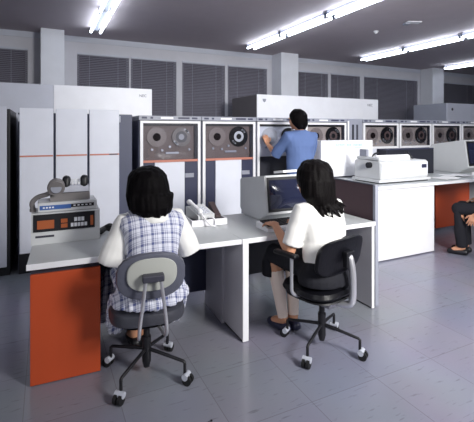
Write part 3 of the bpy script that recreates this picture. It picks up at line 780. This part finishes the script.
# --- woman in plaid vest
w1 = thing('person', 'person in plaid vest and skirt over white blouse, seated at the left desk', 'person', (.5375, 2.327, 0), 0)
J = dict(head=(.025, .10, 1.065), pitch=.3, neck=(.035, .065, .945), spine=[(.01, -.06, .50), (.015, -.05, .60), (.03, -.02, .72), (.038, .02, .84), (.038, .045, .92)],
         tr=[(.165, .11), (.155, .11), (.125, .095), (.15, .10), (.11, .07)],
         shL=(-.125, .05, .895), elL=(-.195, .06, .735), wrL=(-.075, .285, .755), hdL=(.45, 1, -.08), hnL=(0, 0, -1), htL=(1, -.4, 0),
         shR=(.20, .05, .895), elR=(.268, .06, .735), wrR=(.17, .285, .755), hdR=(-.35, 1, -.08), hnR=(0, 0, -1), htR=(-1, -.35, 0),
         hpL=(-.085, -.03, .545), knL=(-.085, .34, .535), anL=(.0, .34, .085), toL=(-.01, .46, .03),
         hpR=(.095, -.03, .545), knR=(.095, .34, .535), anR=(.06, .34, .085), toR=(.07, .46, .03))
body(w1, J)
shoes(w1, J, M['black'])
bm = new()
loft(bm, [(.02, -.05, .60, .15, .105), (.03, -.02, .72, .138, .105), (.038, .02, .84, .165, .112), (.038, .04, .895, .175, .095), (.037, .055, .945, .10, .075), (.037, .06, .965, .062, .06)])
for s, sh, el in ((-1, (-.125, .05, .895), (-.203, .045, .665)), (1, (.20, .05, .895), (.283, .045, .672))):
    sh, el = V(sh), V(el)
    limb(bm, [V((.037, .05, .905)), sh, sh + (el - sh) * .35, sh + (el - sh) * .75, el], [.066, .060, .066, .076, .074], rnd=False)
organic('blouse', bm, M['blouse'], w1, voxel=.008, it=5, fold=.006, fscale=14)
bm = new()
loft(bm, [(.01, -.06, .55, .16, .118), (.02, -.05, .62, .155, .118), (.03, -.02, .72, .146, .118), (.038, .015, .84, .178, .135), (.038, .025, .885, .20, .130), (.038, .04, .93, .185, .12), (.038, .05, .955, .13, .09)], ex=2.4)
organic('vest', bm, M['plaid'], w1, voxel=.008, it=3, fold=.003, fscale=10)
bm = new(); loft(bm, [(.042, .025, .905, .10, .128), (.042, .03, .935, .118, .128), (.038, .045, .965, .085, .095), (.035, .056, .985, .06, .07)]); organic('collar', bm, M['blouse'], w1, voxel=.007, it=3, fold=.003, fscale=30)
bm = new()
loft(bm, [(.01, -.07, .468, .215, .155), (.01, -.07, .50, .215, .15), (.01, -.06, .56, .185, .13), (.015, -.05, .63, .155, .115)])
for s in (-1, 1):
    limb(bm, [(s * .09, -.05, .55), (s * .092, .2, .555), (s * .095, .35, .535)], [.085, .08, .072])
    limb(bm, [(s * .15 + .01, -.03, .51), (s * .185 + .03, .06, .44), (s * .195 + .035, .14, .33), (s * .18 + .04, .2, .2)], [.06, .06, .055, .05], rnd=False, sq=.6)
    limb(bm, [(s * .12, .36, .52), (s * .16, .38, .40), (s * .175, .37, .2)], [.07, .06, .055], rnd=False)
limb(bm, [(-.09, .38, .53), (.1, .38, .53)], [.06, .06])
limb(bm, [(.01, .40, .52), (.01, .43, .4), (.01, .43, .2)], [.08, .075, .085], rnd=False)
organic('skirt', bm, M['plaid'], w1, voxel=.008, it=4, fold=.020, fscale=13, axis='z')
bm = new()
loft(bm, [(.022, .055, 1.224, .012, .012), (.022, .055, 1.218, .05, .06), (.02, .05, 1.20, .087, .10), (.018, .045, 1.165, .115, .122), (.018, .042, 1.11, .126, .128), (.02, .04, 1.05, .134, .124), (.026, .03, 1.0, .128, .108), (.038, .02, .965, .105, .095), (.05, .0, .93, .078, .08), (.056, -.015, .905, .075, .07), (.06, -.02, .885, .05, .045)])
for k in range(14):
    a = PI + PI * (k + .5) / 14; x = .025 + .125 * math.cos(a); y = .02 + .10 * math.sin(a)
    limb(bm, [(x, y, 1.05), (x * .92 + .004, y - .008, .985), (x * .5 + .035, y * .8 - .018, .908 + .012 * (k % 3))], [.018, .02, .007], seg=8)
organic('hair', bm, M['hair'], w1, voxel=.006, it=2, fold=.008, fscale=12, axis='z')

# --- woman in white at the terminal
w2 = thing('person', 'person in white blouse and dark skirt, seated typing at the terminal', 'person', (1.652, 2.113, 0), math.radians(6))
J2 = dict(head=(.005, .125, 1.085), pitch=.15, yaw=-.12, neck=(.035, .075, .96), spine=[(.0, -.03, .50), (.005, -.02, .60), (.015, .01, .72), (.025, .04, .84), (.03, .06, .93)],
          tr=[(.16, .11), (.15, .105), (.12, .09), (.145, .095), (.105, .07)],
          shL=(-.13, .06, .90), elL=(-.20, .09, .645), wrL=(-.135, .335, .765), hdL=(.12, 1, -.06), hnL=(0, -.1, -1), htL=(1, 0, 0), curlL=.5,
          shR=(.185, .06, .90), elR=(.235, .09, .66), wrR=(.12, .335, .765), hdR=(-.15, 1, -.06), hnR=(0, -.1, -1), htR=(-1, 0, 0), curlR=.5,
          hpL=(-.085, -.0, .535), knL=(-.095, .40, .53), anL=(-.085, .30, .085), toL=(-.10, .42, .03),
          hpR=(.085, -.0, .535), knR=(.08, .40, .53), anR=(.0, .29, .085), toR=(-.0, .41, .03))
body(w2, J2)
shoes(w2, J2, M['shoe'])
for s in 'LR':
    kn, an = V(J2['kn' + s]), V(J2['an' + s]); bm = new()
    limb(bm, [kn + (an - kn) * .25, kn + (an - kn) * .4, kn + (an - kn) * .97], [.052, .054, .037], rnd=False); organic('stocking', bm, M['stocking'], w2, voxel=.006, it=2)
bm = new()
loft(bm, [(.005, -.02, .535, .165, .12), (.005, -.02, .60, .16, .117), (.015, .01, .72, .145, .112), (.025, .035, .84, .165, .118), (.028, .05, .90, .17, .098), (.032, .065, .95, .095, .075), (.035, .07, .967, .06, .06)])
for s, sh, el in ((-1, V(J2['shL']), V((-.19, .085, .685))), (1, V(J2['shR']), V((.23, .085, .695)))):
    limb(bm, [V((.03, .06, .905)), sh, sh + (el - sh) * .5, el], [.068, .066, .064, .062], rnd=False)
organic('blouse', bm, M['blouse'], w2, voxel=.008, it=5, fold=.006, fscale=11)
bm = new()
loft(bm, [(.0, -.035, .456, .205, .15), (.0, -.035, .50, .205, .145), (.0, -.03, .56, .18, .125), (.005, -.02, .62, .145, .108)])
for s in (-1, 1): limb(bm, [(s * .085, -.02, .54), (s * .09, .2, .54), (s * .088, .40, .53), (s * .092, .425, .46), (s * .095, .42, .37)], [.088, .084, .075, .075, .078], rnd=False)
limb(bm, [(-.09, .3, .54), (.085, .3, .54)], [.07, .07]); limb(bm, [(-.09, .425, .45), (.085, .425, .45)], [.06, .06])
organic('skirt', bm, M['skirt'], w2, voxel=.008, it=4, fold=.006, fscale=8)
bm = new()
loft(bm, [(.005, .08, 1.243, .012, .012), (.005, .08, 1.236, .05, .055), (.005, .075, 1.215, .09, .095), (.003, .07, 1.17, .118, .12), (.003, .065, 1.11, .126, .124), (.004, .06, 1.06, .118, .115), (.01, .045, 1.015, .098, .098), (.018, .025, .98, .075, .075), (.026, .01, .955, .055, .055)])
rs = random.Random(11)
for k in range(22):
    a = PI * .92 + PI * 1.16 * (k + .5) / 22; x = .005 + .112 * math.cos(a); y = .05 + .098 * math.sin(a)
    zb = .862 + .055 * rs.random(); sx = .02 + .07 * rs.random()
    limb(bm, smooth_path([(x, y, 1.10), (x * .95, y - .004, 1.01), (x * .66 + .018, y * .66 - .012, .945), (x * .85 + .012 + sx * .4, y * .6 - .04, zb + .03), (x * .85 + .012 + sx, y * .6 - .045, zb)], 4), [.017] * 4 + [.017] * 4 + [.013] * 4 + [.009, .008, .007, .006, .004], seg=8)
limb(bm, smooth_path([(.10, .03, 1.04), (.115, .01, .98), (.15, -.02, .925), (.16, -.035, .905), (.135, -.05, .88)], 4), [.022] * 4 + [.018] * 4 + [.014] * 4 + [.009] * 4 + [.005], seg=8)
organic('hair', bm, M['hair2'], w2, voxel=.0045, it=2, fold=.008, fscale=12, axis='z')

# --- man at the tape drive
mn = thing('person', 'person in blue shirt standing and reaching into a tape drive', 'person', (2.785, 3.98, 0), 0)
J3 = dict(head=(-.03, .035, 1.575), pitch=.12, yaw=.15, neck=(.0, .0, 1.43), spine=[(.0, .0, .86), (.0, .0, .98), (.0, .0, 1.10), (.0, -.005, 1.26), (.0, -.005, 1.38)],
          tr=[(.155, .115), (.15, .11), (.14, .105), (.17, .115), (.12, .08)],
          shL=(-.175, .0, 1.36), elL=(-.225, .19, 1.145), wrL=(-.225, .395, 1.27), hdL=(-.02, .45, .9), hnL=(.1, 1, -.4), htL=(1, 0, .1), curlL=.5,
          shR=(.185, .0, 1.36), elR=(.225, .13, 1.13), wrR=(.18, .36, 1.19), hdR=(-.1, 1, .1), hnR=(0, .1, -1), htR=(-1, 0, 0), curlR=.4,
          hpL=(-.085, .0, .87), knL=(-.095, .03, .48), anL=(-.10, -.01, .085), toL=(-.12, .13, .03),
          hpR=(.085, .0, .87), knR=(.095, .03, .48), anR=(.10, -.01, .085), toR=(.12, .13, .03))
body(mn, J3, 1.05)
shoes(mn, J3, M['black'])
bm = new()
loft(bm, [(.0, .0, .83, .175, .135), (.0, .0, .95, .178, .135), (.0, .0, 1.10, .178, .135), (.0, -.005, 1.26, .198, .14), (.0, -.005, 1.36, .20, .115), (.0, .0, 1.42, .12, .085), (.0, .0, 1.45, .072, .068)])
for sh, el in ((V(J3['shL']), V((-.225, .175, 1.16))), (V(J3['shR']), V((.225, .12, 1.15)))):
    limb(bm, [V((0, 0, 1.37)), sh, sh + (el - sh) * .55, el + (el - sh) * .1], [.075, .078, .072, .068], rnd=False)
organic('shirt', bm, M['shirt'], mn, voxel=.009, it=4, fold=.012, fscale=9)
bm = new()
loft(bm, [(.0, .0, .80, .165, .125), (.0, .0, .90, .165, .125), (.0, .0, .97, .155, .12)])
for s in 'LR': limb(bm, [J3['hp' + s], J3['kn' + s], V(J3['an' + s]) + V((0, 0, .02))], [.10, .078, .062], rnd=False)
organic('trousers', bm, M['trousers'], mn, voxel=.009, it=4, fold=.006, fscale=8)
bm = new()
loft(bm, [(-.03, .005, 1.702, .012, .012), (-.03, .005, 1.697, .04, .05), (-.03, .0, 1.675, .075, .085), (-.03, -.006, 1.63, .105, .116), (-.028, -.015, 1.58, .106, .106), (-.022, -.03, 1.53, .098, .08), (-.012, -.04, 1.485, .078, .052), (-.008, -.045, 1.455, .05, .03)])
organic('hair', bm, M['hair'], mn, voxel=.006, it=2, fold=.008, fscale=16)

# --- person cut by the right edge
w4 = thing('person', 'person in dark clothes seated at the right edge, mostly outside the photo', 'person', (4.56, 2.67, 0), math.radians(20))
J4 = dict(J2); J4['yaw'] = 0
J4.update(anL=(-.10, .36, .085), toL=(-.12, .48, .03), anR=(.05, .36, .085), toR=(.05, .48, .03),
          elL=(-.235, .04, .65), wrL=(-.22, .20, .50), hdL=(.05, .5, -1), hnL=(1, 0, 0), htL=(0, 1, 0), curlL=.4,
          elR=(.24, .02, .66), wrR=(.10, .22, .645), hdR=(-.3, 1, -.12), hnR=(0, 0, -1), htR=(-1, 0, 0))
body(w4, J4); shoes(w4, J4, M['black'])
for nm in ('blouse', 'hair'):
    src = [c for c in w2.children if c.name.split('.')[0] == nm][0]
    c = src.copy(); c.data = src.data.copy(); c.data.materials[0] = M['skirt'] if nm != 'hair' else M['hair']
    C.objects.link(c); c.parent = w4
bm = new()
loft(bm, [(.0, -.03, .462, .165, .125), (.0, -.03, .56, .165, .125), (.005, -.02, .62, .15, .11)])
for q in 'LR': limb(bm, [J4['hp' + q], J4['kn' + q], V(J4['kn' + q]) * .5 + V(J4['an' + q]) * .5, V(J4['an' + q]) + V((0, 0, .01))], [.095, .075, .068, .062], rnd=False)
for q in 'LR': limb(bm, [V(J4['kn' + q]) - V((0, .02, 0)), V(J4['kn' + q]) + V((0, .005, 0))], [.068, .07])
organic('trousers', bm, M['skirt'], w4, voxel=.009, it=4, fold=.005, fscale=8)

# small dark scraps on the floor
bm = new(); ell(bm, (0, 0, .006), (.008, .006, .006)); ell(bm, (.02, .012, .004), (.005, .006, .004))
tag(obj('paper_scrap', bm, M['black'], None, loc=(.72, 1.80, 0)), 'tiny dark scrap on the bare floor at the bottom of the photo', 'scrap')

# ------------------------------------------------------------------ lights
def area(name, loc, target, size, power, color=(1, 1, 1), spread=180):
    l = bpy.data.lights.new(name, 'AREA'); l.shape = 'RECTANGLE'; l.size = size[0]; l.size_y = size[1]; l.energy = power; l.color = color; l.spread = math.radians(spread)
    o = bpy.data.objects.new(name, l); C.objects.link(o); o.location = loc
    o.rotation_euler = (V(target) - V(loc)).to_track_quat('-Z', 'Y').to_euler()
    return o
area('flash_key', (2.3, -.9, 2.35), (2.9, 3.9, .9), (1.0, 1.0), 88, (1, .985, .96), 110)
area('flash_right', (5.2, -.2, 2.4), (4.2, 4.4, 1.0), (1.0, 1.0), 16, (.97, .98, 1), 110)

area('fill_left', (-2.6, -.6, 2.5), (1.2, 3.2, .9), (1.4, 1.4), 22, (.95, .97, 1), 140)
w = bpy.data.worlds.new('world'); bpy.context.scene.world = w; w.use_nodes = True
w.node_tree.nodes['Background'].inputs[0].default_value = (.1, .1, .14, 1); w.node_tree.nodes['Background'].inputs[1].default_value = .3

# ------------------------------------------------------------------ camera
cd = bpy.data.cameras.new('camera'); cam = bpy.data.objects.new('camera', cd); C.objects.link(cam)
cd.sensor_width = 36; cd.lens = 36 * 395 / 474; cd.shift_y = -80 / 474; cd.clip_start = .05
cam.location = (0, 0, 1.435); cam.rotation_euler = (PI / 2, 0, -math.radians(25.9))
sc = bpy.context.scene; sc.camera = cam
sc.view_settings.view_transform = 'Standard'; sc.view_settings.look = 'None'; sc.view_settings.exposure = 0.22
